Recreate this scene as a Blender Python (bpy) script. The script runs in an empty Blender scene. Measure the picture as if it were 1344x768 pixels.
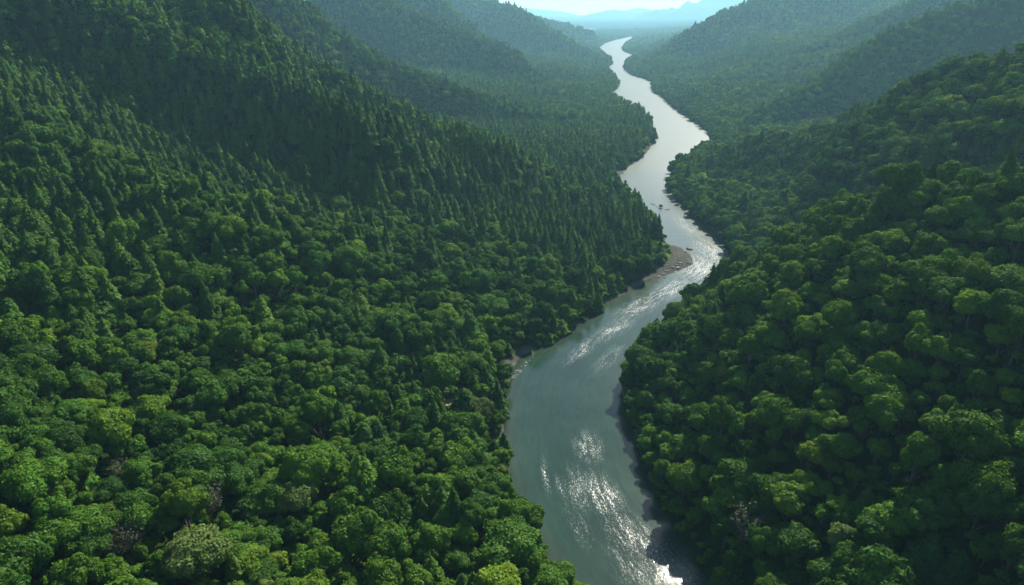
import bpy, math, random
import numpy as np
from mathutils import Vector, Matrix

random.seed(7)
RNG = np.random.default_rng(11)
S = bpy.context.scene
COL = S.collection

# ------------------------------------------------------------------ camera
W0, H0, FPX = 1344.0, 768.0, 896.0
CAMH = 150.0
HORIZON = 18.0
PITCH = math.atan((H0 / 2 - HORIZON) / FPX)
CP, SP = math.cos(PITCH), math.sin(PITCH)

def ray(px, py):
    u = (px - W0 / 2) / FPX
    v = (H0 / 2 - py) / FPX
    return np.array([u, CP + v * SP, -SP + v * CP])

def on_plane(px, py, z=0.0):
    d = ray(px, py)
    t = (z - CAMH) / d[2]
    return np.array([d[0] * t, d[1] * t, z])

def at_range(px, py, r):
    d = ray(px, py)
    t = r / math.hypot(d[0], d[1])
    return np.array([d[0] * t, d[1] * t, CAMH + d[2] * t])

def project(x, y, z):
    dz = z - CAMH
    f = y * CP - dz * SP
    up = y * SP + dz * CP
    f = np.where(f < 1, 1, f)
    return W0 / 2 + x / f * FPX, H0 / 2 - up / f * FPX, f

# ------------------------------------------------------------------ noise
def _hash(ix, iy, seed):
    h = (ix.astype(np.int64) * 374761393 + iy.astype(np.int64) * 668265263 + seed * 974711) & 0x7fffffff
    h = ((h ^ (h >> 13)) * 1274126177) & 0x7fffffff
    h = h ^ (h >> 16)
    return (h & 0xffff) / 65535.0

def vnoise(x, y, seed=0):
    ix, iy = np.floor(x), np.floor(y)
    fx, fy = x - ix, y - iy
    fx = fx * fx * fx * (fx * (fx * 6 - 15) + 10)
    fy = fy * fy * fy * (fy * (fy * 6 - 15) + 10)
    a = _hash(ix, iy, seed); b = _hash(ix + 1, iy, seed)
    c = _hash(ix, iy + 1, seed); d = _hash(ix + 1, iy + 1, seed)
    return (a + (b - a) * fx) * (1 - fy) + (c + (d - c) * fx) * fy

def fbm(x, y, scale, octv=4, seed=0):
    t = np.zeros_like(x, dtype=float); amp = 1.0; tot = 0.0; f = 1.0 / scale
    for k in range(octv):
        t += amp * (vnoise(x * f + 17.3 * k, y * f - 9.1 * k, seed + k) * 2 - 1)
        tot += amp; amp *= 0.5; f *= 2.03
    return t / tot

# ------------------------------------------------------------------ river outline
LEFT = [(756, 800), (738, 768), (716, 726), (692, 688), (672, 645), (665, 600), (662, 560), (665, 520), (672, 490),
        (690, 465), (722, 452), (742, 438), (775, 416), (805, 394), (850, 370), (878, 360), (903, 351), (907, 338),
        (893, 325), (874, 318), (860, 296), (846, 280), (830, 262), (814, 242), (818, 224), (843, 206), (858, 190),
        (857, 172), (848, 155), (822, 140), (804, 125), (812, 113), (808, 102), (793, 93), (803, 83), (787, 66),
        (797, 56), (824, 49)]
RIGHT = [(952, 800), (932, 768), (910, 730), (885, 690), (858, 648), (842, 604), (830, 568), (820, 540), (815, 515),
         (826, 480), (860, 440), (905, 412), (950, 385), (978, 366), (978, 352), (958, 332), (940, 312), (918, 292),
         (897, 272), (880, 255), (876, 240), (886, 222), (912, 203), (938, 186), (926, 172), (895, 150), (870, 130),
         (854, 118), (853, 107), (824, 96), (819, 84), (832, 74), (816, 65), (826, 55), (834, 47)]

def catmull(pts, n=5):
    p = np.array(pts, float); out = []
    for i in range(len(p) - 1):
        p0, p1, p2, p3 = p[max(i - 1, 0)], p[i], p[i + 1], p[min(i + 2, len(p) - 1)]
        for k in range(n):
            t = k / n
            out.append(0.5 * ((2 * p1) + (-p0 + p2) * t + (2 * p0 - 5 * p1 + 4 * p2 - p3) * t * t
                              + (-p0 + 3 * p1 - 3 * p2 + p3) * t ** 3))
    out.append(p[-1])
    return np.array(out)

LW = [on_plane(*p)[:2] for p in LEFT]
RW = [on_plane(*p)[:2] for p in RIGHT]
LW = [np.array([95., -900.]), np.array([70., -300.]), np.array([50., -60.]), np.array([30., 60.])] + LW
RW = [np.array([190., -900.]), np.array([160., -300.]), np.array([120., -60.]), np.array([82., 60.])] + RW
LB, RB = catmull(LW), catmull(RW)
RIVER = np.concatenate([LB, RB[::-1]])
FARW = np.array([on_plane(*p)[:2] for p in [(733, 34.5), (750, 36), (784, 38), (784, 40), (760, 41), (738, 39)]])

def seg_dist(x, y, poly, closed=True):
    n = len(poly); d = np.full(x.shape, 1e18)
    for i in range(n if closed else n - 1):
        a = poly[i]; b = poly[(i + 1) % n]
        ab = b - a; L2 = ab @ ab + 1e-9
        t = np.clip(((x - a[0]) * ab[0] + (y - a[1]) * ab[1]) / L2, 0, 1)
        dx = x - a[0] - t * ab[0]; dy = y - a[1] - t * ab[1]
        d = np.minimum(d, dx * dx + dy * dy)
    return np.sqrt(d)

def inside(x, y, poly):
    c = np.zeros(x.shape, bool); n = len(poly)
    for i in range(n):
        x1, y1 = poly[i]; x2, y2 = poly[(i + 1) % n]
        if y1 == y2: continue
        m = ((y1 > y) != (y2 > y)) & (x < (x2 - x1) * (y - y1) / (y2 - y1) + x1)
        c ^= m
    return c

def river_sd(x, y):
    """signed distance to the water's edge, negative in the water"""
    d = seg_dist(x, y, RIVER); d = np.where(inside(x, y, RIVER), -d, d)
    r = np.hypot(x, y)
    wob = np.clip(r / 300, 0.6, 5)
    d = d + wob * (1.3 * fbm(x, y, 14, 3, 5) + 0.8 * fbm(x, y, 4, 2, 8))
    f = seg_dist(x, y, FARW); f = np.where(inside(x, y, FARW), -f, f)
    return np.minimum(d, f)

CEN = catmull([(LB[int(i)] + RB[int(j)]) / 2 for i, j in zip(np.linspace(0, len(LB) - 1, 60), np.linspace(0, len(RB) - 1, 60))], 3)
carc = np.concatenate([[0], np.cumsum(np.hypot(*np.diff(CEN, axis=0).T))])
def flow_coords(x, y):
    best = np.full(x.shape, 1e18); s = np.zeros(x.shape); v = np.zeros(x.shape)
    for i in range(len(CEN) - 1):
        A_, B_ = CEN[i], CEN[i + 1]; ab = B_ - A_; L2 = ab @ ab + 1e-9
        t = np.clip(((x - A_[0]) * ab[0] + (y - A_[1]) * ab[1]) / L2, 0, 1)
        dx = x - A_[0] - t * ab[0]; dy = y - A_[1] - t * ab[1]; d = dx * dx + dy * dy
        k = d < best; best[k] = d[k]
        s[k] = (carc[i] + t * math.sqrt(L2))[k]; v[k] = (np.sign(ab[0] * dy - ab[1] * dx) * np.sqrt(d))[k]
    return s, v

# ------------------------------------------------------------------ terrain controls
TREE = 11.0
ctrl = []
for px, py, zc in [(0, 768, 45), (200, 768, 33), (400, 768, 24), (600, 768, 16), (0, 600, 50), (200, 600, 38), (400, 600, 26),
                   (600, 600, 15), (0, 450, 58), (200, 450, 44), (400, 450, 32), (600, 450, 18), (700, 430, 15),
                   (0, 330, 70), (150, 330, 62), (300, 330, 52), (450, 330, 40), (600, 330, 27), (750, 330, 16),
                   (1344, 768, 56), (1200, 768, 45), (1060, 768, 32), (985, 768, 20), (1344, 620, 62), (1200, 620, 52),
                   (1050, 620, 38), (940, 620, 24), (1344, 500, 64), (1200, 500, 56), (1050, 500, 44),
                   (940, 480, 29), (870, 470, 18), (1344, 350, 70), (1200, 350, 64), (1050, 350, 50), (960, 385, 22)]:
    p = on_plane(px, py, zc); ctrl.append((p[0], p[1], max(1.5, zc - TREE)))
for px, py, r in [(0, 200, 430), (150, 200, 460), (300, 200, 490), (450, 210, 520), (0, 100, 540), (150, 100, 590), (300, 100, 650),
                  (0, 0, 660), (120, 0, 700)]:
    p = at_range(px, py, r); ctrl.append((p[0], p[1], p[2] - TREE))
def polar(a, r): return r * math.sin(math.radians(a)), r * math.cos(math.radians(a))
for a, r, z in [(30, 430, 14), (22, 460, 6), (37, 405, 24), (41, 390, 32), (26, 520, 16), (30, 740, 25), (20, 800, 10), (37, 720, 45), (15, 760, 4),
                (20, 1300, 30), (28, 1350, 50), (13, 1950, 30), (20, 2050, 80), (38, 1500, 180), (36, 2500, 240), (26, 3000, 220),
                (30, 5000, 120), (-15, 930, 10), (-25, 940, 45), (-8, 880, 4), (-6, 1250, 8), (-12, 1320, 25), (-20, 1380, 60),
                (-2, 1850, 10), (-8, 2050, 35), (-15, 2150, 80), (-32, 1500, 200), (-30, 2500, 240), (-15, 3500, 160),
                (-5, 3300, 18), (4, 4300, 3), (0, 5500, 4), (11, 4500, 5), (14, 3300, 30), (10, 7000, 8), (0, 9000, 12), (-15, 7000, 90), (22, 7000, 90),
                (5, 12000, 30), (-20, 12000, 120), (25, 12000, 120), (-50, 600, 120), (-60, 1500, 200), (50, 300, 60), (55, 500, 60), (60, 1500, 160),
                (-80, 250, 60), (80, 300, 60), (180, 500, 20), (140, 500, 60), (-140, 500, 80), (180, 3000, 60), (120, 3000, 200),
                (-120, 3000, 200), (90, 8000, 200), (-90, 8000, 200), (180, 9000, 150), (-45, 12000, 200), (45, 12000, 200)]:
    x, y = polar(a, r); ctrl.append((x, y, z))
for poly in (LB, RB):
    for i in range(0, len(poly), 3):
        ctrl.append((poly[i][0], poly[i][1], 1.0))
CT = np.array(ctrl)
_d = np.hypot(CT[:, None, 0] - CT[None, :, 0], CT[:, None, 1] - CT[None, :, 1])
_n = len(CT)
_A = np.zeros((_n + 1, _n + 1)); _A[:_n, :_n] = -np.sqrt(_d ** 2 + 12 ** 2); _A[:_n, _n] = 1; _A[_n, :_n] = 1
_A[:_n, :_n] += np.eye(_n) * 8
_W = np.linalg.solve(_A, np.concatenate([CT[:, 2], [0]]))

def sheet(x, y):
    z = np.full(x.shape, _W[-1])
    for k in range(_n):
        z -= _W[k] * np.sqrt((x - CT[k, 0]) ** 2 + (y - CT[k, 1]) ** 2 + 144)
    return z

# crest polylines: (pixel x, pixel y of the canopy line, ground range), slope of the flanks, rounding
RIDGES = [
    ([(150, -40, 760), (250, 0, 760), (330, 40, 765), (440, 100, 755), (560, 167, 690), (650, 225, 610), (740, 255, 560)], .9),
    ([(230, -110, 1080), (330, -60, 1060), (400, 3, 1050), (458, 48, 1040), (540, 88, 1020), (620, 118, 1000), (690, 140, 990), (770, 156, 985), (845, 166, 990)], 1.4),
    ([(440, -40, 1750), (517, 0, 1700), (564, 20, 1680), (619, 43, 1640), (650, 51, 1600), (673, 66, 1560), (690, 86, 1500), (720, 103, 1450), (790, 126, 1380)], 1.4),
    ([(520, -35, 2150), (578, 0, 2080), (612, 27, 2000), (640, 52, 1940), (690, 84, 1850)], 1.2),
    ([(540, -45, 2900), (634, 0, 2800), (673, 7, 2750), (697, 20, 2700), (724, 39, 2620), (751, 57, 2520), (783, 73, 2420), (803, 83, 2380)], 1.15),
    ([(640, 0, 3900), (700, 22, 3850), (736, 37, 3800), (770, 54, 3600)], .35),
    ([(1400, 228, 285), (1344, 233, 288), (1236, 248, 300), (1152, 250, 325), (1100, 262, 335), (1050, 296, 350), (991, 315, 365), (955, 352, 372)], 1.2),
    ([(1450, -10, 470), (1344, 36, 480), (1277, 58, 505), (1236, 99, 540), (1173, 130, 580), (1100, 156, 625), (1048, 172, 655), (991, 180, 680), (944, 200, 690), (895, 222, 680)], 1.5),
    ([(1350, -40, 1200), (1283, -5, 1160), (1236, 10, 1130), (1173, 39, 1090), (1132, 62, 1060), (1085, 99, 1010), (1012, 137, 960), (950, 176, 925)], 1.4),
    ([(1260, -35, 1750), (1200, 0, 1710), (1140, 25, 1660), (1040, 66, 1600), (944, 95, 1560), (870, 116, 1520)], 1.15),
    ([(1100, -50, 2500), (1030, -20, 2400), (983, 0, 2330), (956, 11, 2300), (940, 23, 2270), (913, 35, 2240), (897, 50, 2200), (876, 64, 2150), (854, 78, 2080), (828, 91, 2020)], .95),
    ([(730, 34, 15000), (766, 28, 15000), (790, 19, 15000), (806, 12, 15000), (828, 15, 15000), (850, 32, 15000)], .25),
    ([(865, 36, 13000), (890, 24, 13200), (908, 11, 13200), (935, 0, 13300), (980, -15, 13400), (1100, -20, 13400)], .30),
    ([(560, 0, 17500), (640, 4, 17500), (690, 10, 17500), (730, 14, 17500), (770, 22, 17500)], .25),
    ([(840, 10, 18200), (880, 14, 18200), (930, 9, 18200), (1000, 2, 18200)], .25),
]
RIDGE3 = []
for pts, sl in RIDGES:
    q = np.array([at_range(*p) for p in pts]); q[:, 2] -= np.where(q[:, 1] > 3000, 8.0, TREE)
    RIDGE3.append((q, sl))
# small secondary ribs on the slopes: additive, (px, py, range), height, half width
RIBS = [
    ([(-60, 30, 720), (40, 8, 715), (130, 8, 705), (200, 30, 680), (270, 85, 640), (330, 130, 600)], 54, 32),
    ([(60, 75, 610), (170, 92, 585), (240, 128, 560), (330, 165, 535), (420, 215, 500), (490, 262, 465)], 48, 28),
    ([(-60, 170, 470), (0, 205, 445), (110, 275, 400), (230, 350, 350), (330, 400, 320)], 17, 24),
    ([(330, 80, 700), (430, 150, 660), (540, 230, 590), (650, 290, 520)], 30, 26),
    ([(1390, 300, 215), (1290, 330, 225), (1180, 400, 240), (1060, 430, 270)], 12, 20),
    ([(1400, 560, 160), (1270, 520, 185), (1130, 530, 200), (1000, 480, 245)], 9, 20),
    ([(1360, 130, 440), (1270, 170, 470), (1170, 205, 500)], 16, 26),
]
RIB3 = [(np.array([at_range(*p)[:2] for p in pts]), h, w) for pts, h, w in RIBS]

def ridge_h(x, y, q, sl, jit):
    best = np.full(x.shape, -1e9)
    for i in range(len(q) - 1):
        a, b = q[i], q[i + 1]; ab = b[:2] - a[:2]; L2 = ab @ ab
        t = np.clip(((x - a[0]) * ab[0] + (y - a[1]) * ab[1]) / L2, 0, 1)
        dx = x - a[0] - t * ab[0]; dy = y - a[1] - t * ab[1]
        d = np.sqrt(dx * dx + dy * dy)
        rd = 11 + 0.008 * math.hypot(a[0], a[1])
        h = a[2] + (b[2] - a[2]) * t - sl * jit * (np.sqrt(d * d + rd * rd) - rd)
        best = np.maximum(best, h)
    return best

def ground(x, y, sd=None):
    x = np.asarray(x, float); y = np.asarray(y, float)
    if sd is None: sd = river_sd(x, y)
    r = np.hypot(x, y)
    z = np.clip(sheet(x, y), 0.5, 300)
    far = np.clip((r - 500) / 1500, 0, 1)
    z = z + (4.0 + 9 * far) * fbm(x, y, 110, 3, 21) * np.clip(sd / 60, 0, 1)
    plain = 1 - np.clip((r - 2600) / 900, 0, 1) * np.clip((np.degrees(np.arctan2(x, y)) + 1) / 3, 0, 1) * np.clip((13 - np.degrees(np.arctan2(x, y))) / 3, 0, 1) * np.clip((9500 - r) / 1000, 0, 1)
    z = z + 26 * plain * np.clip((r - 700) / 700, 0, 1) * (.6 - np.abs(fbm(x, y, 260, 3, 27)) * 2.2) * np.clip(sd / 160, 0, 1)
    jit = 1 + 0.35 * fbm(x, y, 160 , 3, 31) * np.clip(r / 600, .4, 1)
    k = 7.0
    acc = np.exp(np.clip(z / k, -40, 60))
    m = z.copy(); hs = [z]
    _s, fv_ = flow_coords(x, y)
    for k_, (q, sl) in enumerate(RIDGE3):
        h = ridge_h(x, y, q, sl, jit)
        if k_ < 6: h = np.where(fv_ > 0, h, -50)
        elif k_ < 11: h = np.where(fv_ < 0, h, -50)
        hs.append(h); m = np.maximum(m, h)
    s = np.zeros_like(z)
    for h in hs: s += np.exp(np.clip((h - m) / k, -30, 0))
    z = m + k * np.log(s) * 0.7
    for q, h, w in RIB3:
        d_ = seg_dist(x, y, q, False)
        mid = np.interp(np.degrees(np.arctan2(x, y)), *zip(*sorted((math.degrees(math.atan2(p_[0], p_[1])), math.hypot(p_[0], p_[1])) for p_ in q)))
        side = 1 / (1 + np.exp(-np.clip((r - mid) / 6, -30, 30)))      # gentle on the far side, steep on the near one
        z = z + h * np.exp(-(d_ / (w * (1 + 1.2 * side))) ** 2)
    z = z + plain * (7 * far + 1.2) * fbm(x, y, 55, 3, 41) * np.clip(sd / 40, 0, 1)
    # meet the water
    dd = np.clip(sd, 0, None)
    wd = np.clip(r * 0.03, 7, 60)
    lift = np.clip(dd / wd, 0, 1); lift = lift * lift * (3 - 2 * lift)
    bank = np.minimum(0.10 + dd * 0.16, 2.2)
    cap = 2.5 + .85 * dd; z = np.minimum(z, cap + (z - cap) * .12 * (z > cap))
    z = bank * (1 - lift) + np.maximum(z, 1.4) * lift
    z = np.where(sd < 0, np.maximum(-0.25 + sd * 0.22, -3.0), z)
    return np.minimum(z, 480)

# ------------------------------------------------------------------ node helpers
def new_mat(name):
    m = bpy.data.materials.new(name); m.use_nodes = True
    nt = m.node_tree; nt.nodes.clear()
    out = nt.nodes.new('ShaderNodeOutputMaterial')
    return m, nt, out
def N(nt, typ, **kw):
    n = nt.nodes.new(typ)
    for k, v in kw.items():
        if k in n.inputs.keys(): n.inputs[k].default_value = v
        else: setattr(n, k, v)
    return n
def ramp(nt, stops, fac):
    n = nt.nodes.new('ShaderNodeValToRGB'); e = n.color_ramp.elements
    while len(e) > 1: e.remove(e[-1])
    e[0].position, e[0].color = stops[0][0], (*stops[0][1], 1)
    for p, c in stops[1:]:
        q = e.new(p); q.color = (*c, 1)
    nt.links.new(fac, n.inputs[0]); return n.outputs[0]
def mixc(nt, fac, a, b):
    n = nt.nodes.new('ShaderNodeMix'); n.data_type = 'RGBA'
    for s, v in ((n.inputs[0], fac), (n.inputs[6], a), (n.inputs[7], b)):
        if isinstance(v, (int, float)): s.default_value = v
        elif isinstance(v, tuple): s.default_value = (*v, 1)
        else: nt.links.new(v, s)
    return n.outputs[2]
def math_n(nt, op, a, b=None, c=None, clamp=False):
    n = nt.nodes.new('ShaderNodeMath'); n.operation = op; n.use_clamp = clamp
    for i, v in enumerate((a, b, c)):
        if v is None: continue
        if isinstance(v, (int, float)): n.inputs[i].default_value = v
        else: nt.links.new(v, n.inputs[i])
    return n.outputs[0]

# tint positions on the ramp: name -> value
TINTS = {'dark': .05, 'deep': .2, 'mid': .35, 'fresh': .5, 'light': .62, 'yellow': .76, 'grey': .88, 'brown': .98}

def leaf_material(name, stops, trans=0.30):
    m, nt, out = new_mat(name); L = nt.links.new
    at = N(nt, 'ShaderNodeAttribute', attribute_type='INSTANCER', attribute_name='tint')
    oi = N(nt, 'ShaderNodeObjectInfo')
    base = ramp(nt, [(p_, (c_[0] * .99, c_[1] * 1.06, c_[2] * .50)) for p_, c_ in stops], at.outputs['Fac'])
    geo = N(nt, 'ShaderNodeNewGeometry')
    tc = N(nt, 'ShaderNodeTexCoord')
    ns = N(nt, 'ShaderNodeTexNoise', Scale=0.45, Detail=3.0, Roughness=.65); L(tc.outputs['Object'], ns.inputs['Vector'])
    v = math_n(nt, 'MULTIPLY_ADD', ns.outputs['Fac'], .9, .55)
    v2 = math_n(nt, 'MULTIPLY_ADD', geo.outputs['Random Per Island'], .45, .78)
    v3 = math_n(nt, 'MULTIPLY_ADD', oi.outputs['Random'], .5, .75)
    v = math_n(nt, 'MULTIPLY', math_n(nt, 'MULTIPLY', v, v2), v3)
    hs = N(nt, 'ShaderNodeHueSaturation', Saturation=1.0)
    L(base, hs.inputs['Color']); L(v, hs.inputs['Value'])
    L(math_n(nt, 'MULTIPLY_ADD', geo.outputs['Random Per Island'], .03, .485), hs.inputs['Hue'])
    df = N(nt, 'ShaderNodeBsdfDiffuse'); L(hs.outputs[0], df.inputs[0])
    tr = N(nt, 'ShaderNodeBsdfTranslucent')
    tcol = N(nt, 'ShaderNodeHueSaturation', Hue=.485, Saturation=1.1, Value=1.25); L(hs.outputs[0], tcol.inputs['Color'])
    L(tcol.outputs[0], tr.inputs[0])
    mx = N(nt, 'ShaderNodeMixShader'); mx.inputs[0].default_value = trans
    L(df.outputs[0], mx.inputs[1]); L(tr.outputs[0], mx.inputs[2])
    gl = N(nt, 'ShaderNodeBsdfGlossy', Roughness=.55); gl.inputs[0].default_value = (.9, 1, .9, 1)
    m2 = N(nt, 'ShaderNodeMixShader'); m2.inputs[0].default_value = .006
    L(mx.outputs[0], m2.inputs[1]); L(gl.outputs[0], m2.inputs[2])
    L(m2.outputs[0], out.inputs['Surface'])
    return m

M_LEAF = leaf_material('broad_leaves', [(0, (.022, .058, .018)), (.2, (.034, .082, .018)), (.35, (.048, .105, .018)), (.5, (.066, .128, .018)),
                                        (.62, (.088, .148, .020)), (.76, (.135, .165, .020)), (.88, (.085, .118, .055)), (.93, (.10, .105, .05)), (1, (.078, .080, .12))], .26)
M_NEEDLE = leaf_material('conifer_needles', [(0, (.020, .054, .022)), (.2, (.030, .074, .022)), (.35, (.042, .095, .022)), (.5, (.056, .115, .022)),
                                             (.62, (.072, .130, .022)), (.76, (.095, .140, .022)), (1, (.10, .08, .05))], trans=.22)

def simple_mat(name, c1, c2, scale, rough=.9, bump=.3):
    m, nt, out = new_mat(name); L = nt.links.new
    tc = N(nt, 'ShaderNodeTexCoord')
    ns = N(nt, 'ShaderNodeTexNoise', Scale=scale, Detail=6.0, Roughness=.65); L(tc.outputs['Object'], ns.inputs['Vector'])
    c = ramp(nt, [(.3, c1), (.7, c2)], ns.outputs['Fac'])
    b = N(nt, 'ShaderNodeBsdfPrincipled', Roughness=rough); L(c, b.inputs['Base Color'])
    bp = N(nt, 'ShaderNodeBump', Strength=bump, Distance=.1); L(ns.outputs['Fac'], bp.inputs['Height']); L(bp.outputs[0], b.inputs['Normal'])
    L(b.outputs[0], out.inputs['Surface']); return m
M_BARK = simple_mat('bark', (.05, .038, .028), (.12, .095, .07), 2.0)
M_ROCK = simple_mat('river_rock', (.07, .072, .062), (.22, .22, .195), 1.3)
M_STONE = simple_mat('bar_stones', (.04, .043, .036), (.16, .165, .14), .45)
M_DRIFT = simple_mat('weathered_wood', (.11, .095, .08), (.26, .23, .19), 2.5)

# ------------------------------------------------------------------ the ground sheet
def grid_axes():
    front = np.linspace(-50, 50, 620)
    rest = np.linspace(50, 310, 90)[1:-1]
    az = np.radians(np.concatenate([front, rest]))
    rr = np.concatenate([[2, 12, 25, 38, 50, 60, 70, 80], np.exp(np.linspace(math.log(90), math.log(19500), 730))])
    return az, rr
AZ, RR = grid_axes()
GX = RR[:, None] * np.sin(AZ)[None, :]; GY = RR[:, None] * np.cos(AZ)[None, :]
SD = river_sd(GX.ravel(), GY.ravel())
GZ = ground(GX.ravel(), GY.ravel(), SD)
nr, na = len(RR), len(AZ)
idx = np.arange(nr * na).reshape(nr, na)
a = idx[:-1, :]; b = idx[1:, :]
F = np.stack([a, np.roll(a, -1, 1), np.roll(b, -1, 1), b], -1).reshape(-1, 4)

def mesh_from(name, V, F, attrs=None, smooth=True):
    me = bpy.data.meshes.new(name)
    V = np.asarray(V, np.float32); F = np.asarray(F, np.int32)
    me.vertices.add(len(V)); me.vertices.foreach_set('co', V.ravel())
    k = F.shape[1]
    me.loops.add(F.size); me.loops.foreach_set('vertex_index', F.ravel())
    me.polygons.add(len(F)); me.polygons.foreach_set('loop_start', np.arange(0, F.size, k, dtype=np.int32))
    me.polygons.foreach_set('loop_total', np.full(len(F), k, np.int32))
    me.polygons.foreach_set('use_smooth', np.full(len(F), smooth, bool))
    for an, (typ, dat) in (attrs or {}).items():
        at = me.attributes.new(an, typ, 'POINT')
        at.data.foreach_set('vector' if typ == 'FLOAT_VECTOR' else 'value', np.asarray(dat, np.float32 if typ != 'INT' else np.int32).ravel())
    me.update(calc_edges=True); me.validate()
    return me

def link(o, parent=None):
    COL.objects.link(o)
    if parent is not None: o.parent = parent
    return o
def tag(o, label=None, cat=None, group=None, kind=None):
    if label: o['label'] = label
    if cat: o['category'] = cat
    if group: o['group'] = group
    if kind: o['kind'] = kind
    return o

# land cover: gravel along parts of the shore, a clearing, a grassy point
GRAVEL_AT = [(678, 483, 10, 5.5), (690, 470, 9, 4.0), (893, 342, 18, 13), (870, 356, 14, 10), (845, 368, 12, 5), (662, 560, 12, 1.0), (666, 625, 12, 1.2), (820, 232, 30, 9), (852, 196, 30, 6),
             (905, 345, 12, 14), (884, 330, 9, 9), (805, 392, 15, 3.0)]
def gravel_mask(x, y, sd):
    g = np.zeros(x.shape)
    for px, py, rad, wid in GRAVEL_AT:
        c = on_plane(px, py)
        d = np.hypot(x - c[0], y - c[1])
        g = np.maximum(g, np.clip((rad + 8 - d) / 8, 0, 1) * np.clip((wid - sd) / 2.0 + .5, 0, 1))
    g = np.maximum(g, np.clip((.7 - sd) / .8, 0, 1) * .30 * np.clip(.5 + 1.5 * fbm(x, y, 18, 2, 90), 0, 1))
    return g
CLEAR = on_plane(597, 531, 6)
GRASSC = on_plane(874, 332)
PTC = on_plane(893, 342)
def cover(x, y, sd):
    g = gravel_mask(x, y, sd)
    c = np.clip((7.5 - np.hypot((x - CLEAR[0]) * 1.3, y - CLEAR[1]) + 2.5 * fbm(x, y, 5, 2, 77)) / 2, 0, 1)
    gr = np.clip((19 - np.hypot(x - GRASSC[0], (y - GRASSC[1]) * .8) + 4 * fbm(x, y, 9, 2, 70)) / 6, 0, 1) * (1 - g)
    return g, c, gr
gm, cm, grm = cover(GX.ravel(), GY.ravel(), SD)
gme = mesh_from('ground', np.stack([GX.ravel(), GY.ravel(), GZ], -1), F,
                {'gravel': ('FLOAT', gm), 'clearing': ('FLOAT', cm), 'grassy': ('FLOAT', grm)})
m, nt, out = new_mat('forest_floor'); L = nt.links.new
geo = N(nt, 'ShaderNodeNewGeometry')
n1 = N(nt, 'ShaderNodeTexNoise', Scale=.05, Detail=6.0, Roughness=.7); L(geo.outputs['Position'], n1.inputs['Vector'])
n2 = N(nt, 'ShaderNodeTexNoise', Scale=.7, Detail=5.0, Roughness=.7); L(geo.outputs['Position'], n2.inputs['Vector'])
vo = N(nt, 'ShaderNodeTexVoronoi', Scale=1.1); L(geo.outputs['Position'], vo.inputs['Vector'])
base = ramp(nt, [(.3, (.008, .019, .006)), (.55, (.014, .030, .008)), (.75, (.020, .026, .010))], n1.outputs['Fac'])
base = mixc(nt, math_n(nt, 'MULTIPLY', n2.outputs['Fac'], .5), base, (.02, .022, .012))
n3 = N(nt, 'ShaderNodeTexNoise', Scale=.22, Detail=4.0, Roughness=.7); L(geo.outputs['Position'], n3.inputs['Vector'])
gmix = math_n(nt, 'ADD', math_n(nt, 'MULTIPLY', n2.outputs['Fac'], .45), math_n(nt, 'MULTIPLY', n3.outputs['Fac'], .55))
grav = ramp(nt, [(.38, (.030, .034, .026)), (.5, (.062, .068, .054)), (.64, (.125, .13, .108))], gmix)
gravc = mixc(nt, math_n(nt, 'MULTIPLY', vo.outputs['Distance'], .6, clamp=True), grav, (.06, .056, .046))
dirt = ramp(nt, [(.3, (.15, .12, .085)), (.7, (.30, .25, .19))], n2.outputs['Fac'])
grs = ramp(nt, [(.3, (.06, .10, .025)), (.7, (.12, .15, .045))], n2.outputs['Fac'])
A1 = N(nt, 'ShaderNodeAttribute', attribute_name='gravel'); A2 = N(nt, 'ShaderNodeAttribute', attribute_name='clearing'); A3 = N(nt, 'ShaderNodeAttribute', attribute_name='grassy')
c = mixc(nt, A3.outputs['Fac'], base, grs); c = mixc(nt, A2.outputs['Fac'], c, dirt); c = mixc(nt, A1.outputs['Fac'], c, gravc)
b = N(nt, 'ShaderNodeBsdfPrincipled', Roughness=.95); b.inputs['Specular IOR Level'].default_value = .0; L(c, b.inputs['Base Color'])
bp = N(nt, 'ShaderNodeBump', Strength=.6, Distance=.5); L(n2.outputs['Fac'], bp.inputs['Height']); L(bp.outputs[0], b.inputs['Normal'])
L(b.outputs[0], out.inputs['Surface'])
gme.materials.append(m)
tag(link(bpy.data.objects.new('ground', gme)), kind='structure')

# ------------------------------------------------------------------ the river
sd2 = SD.reshape(nr, na)
lim = np.clip(RR * .02, 2.5, 60)[:, None]
wet = (sd2 < lim) & (RR[:, None] < 13000)
fw = (wet[:-1, :] | wet[1:, :]); fw = fw | np.roll(fw, -1, 1)
fsel = F.reshape(nr - 1, na, 4)[fw]
used = np.unique(fsel); remap = np.full(nr * na, -1); remap[used] = np.arange(len(used))
wx, wy = GX.ravel()[used], GY.ravel()[used]
fs, fv = flow_coords(wx, wy)
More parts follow.
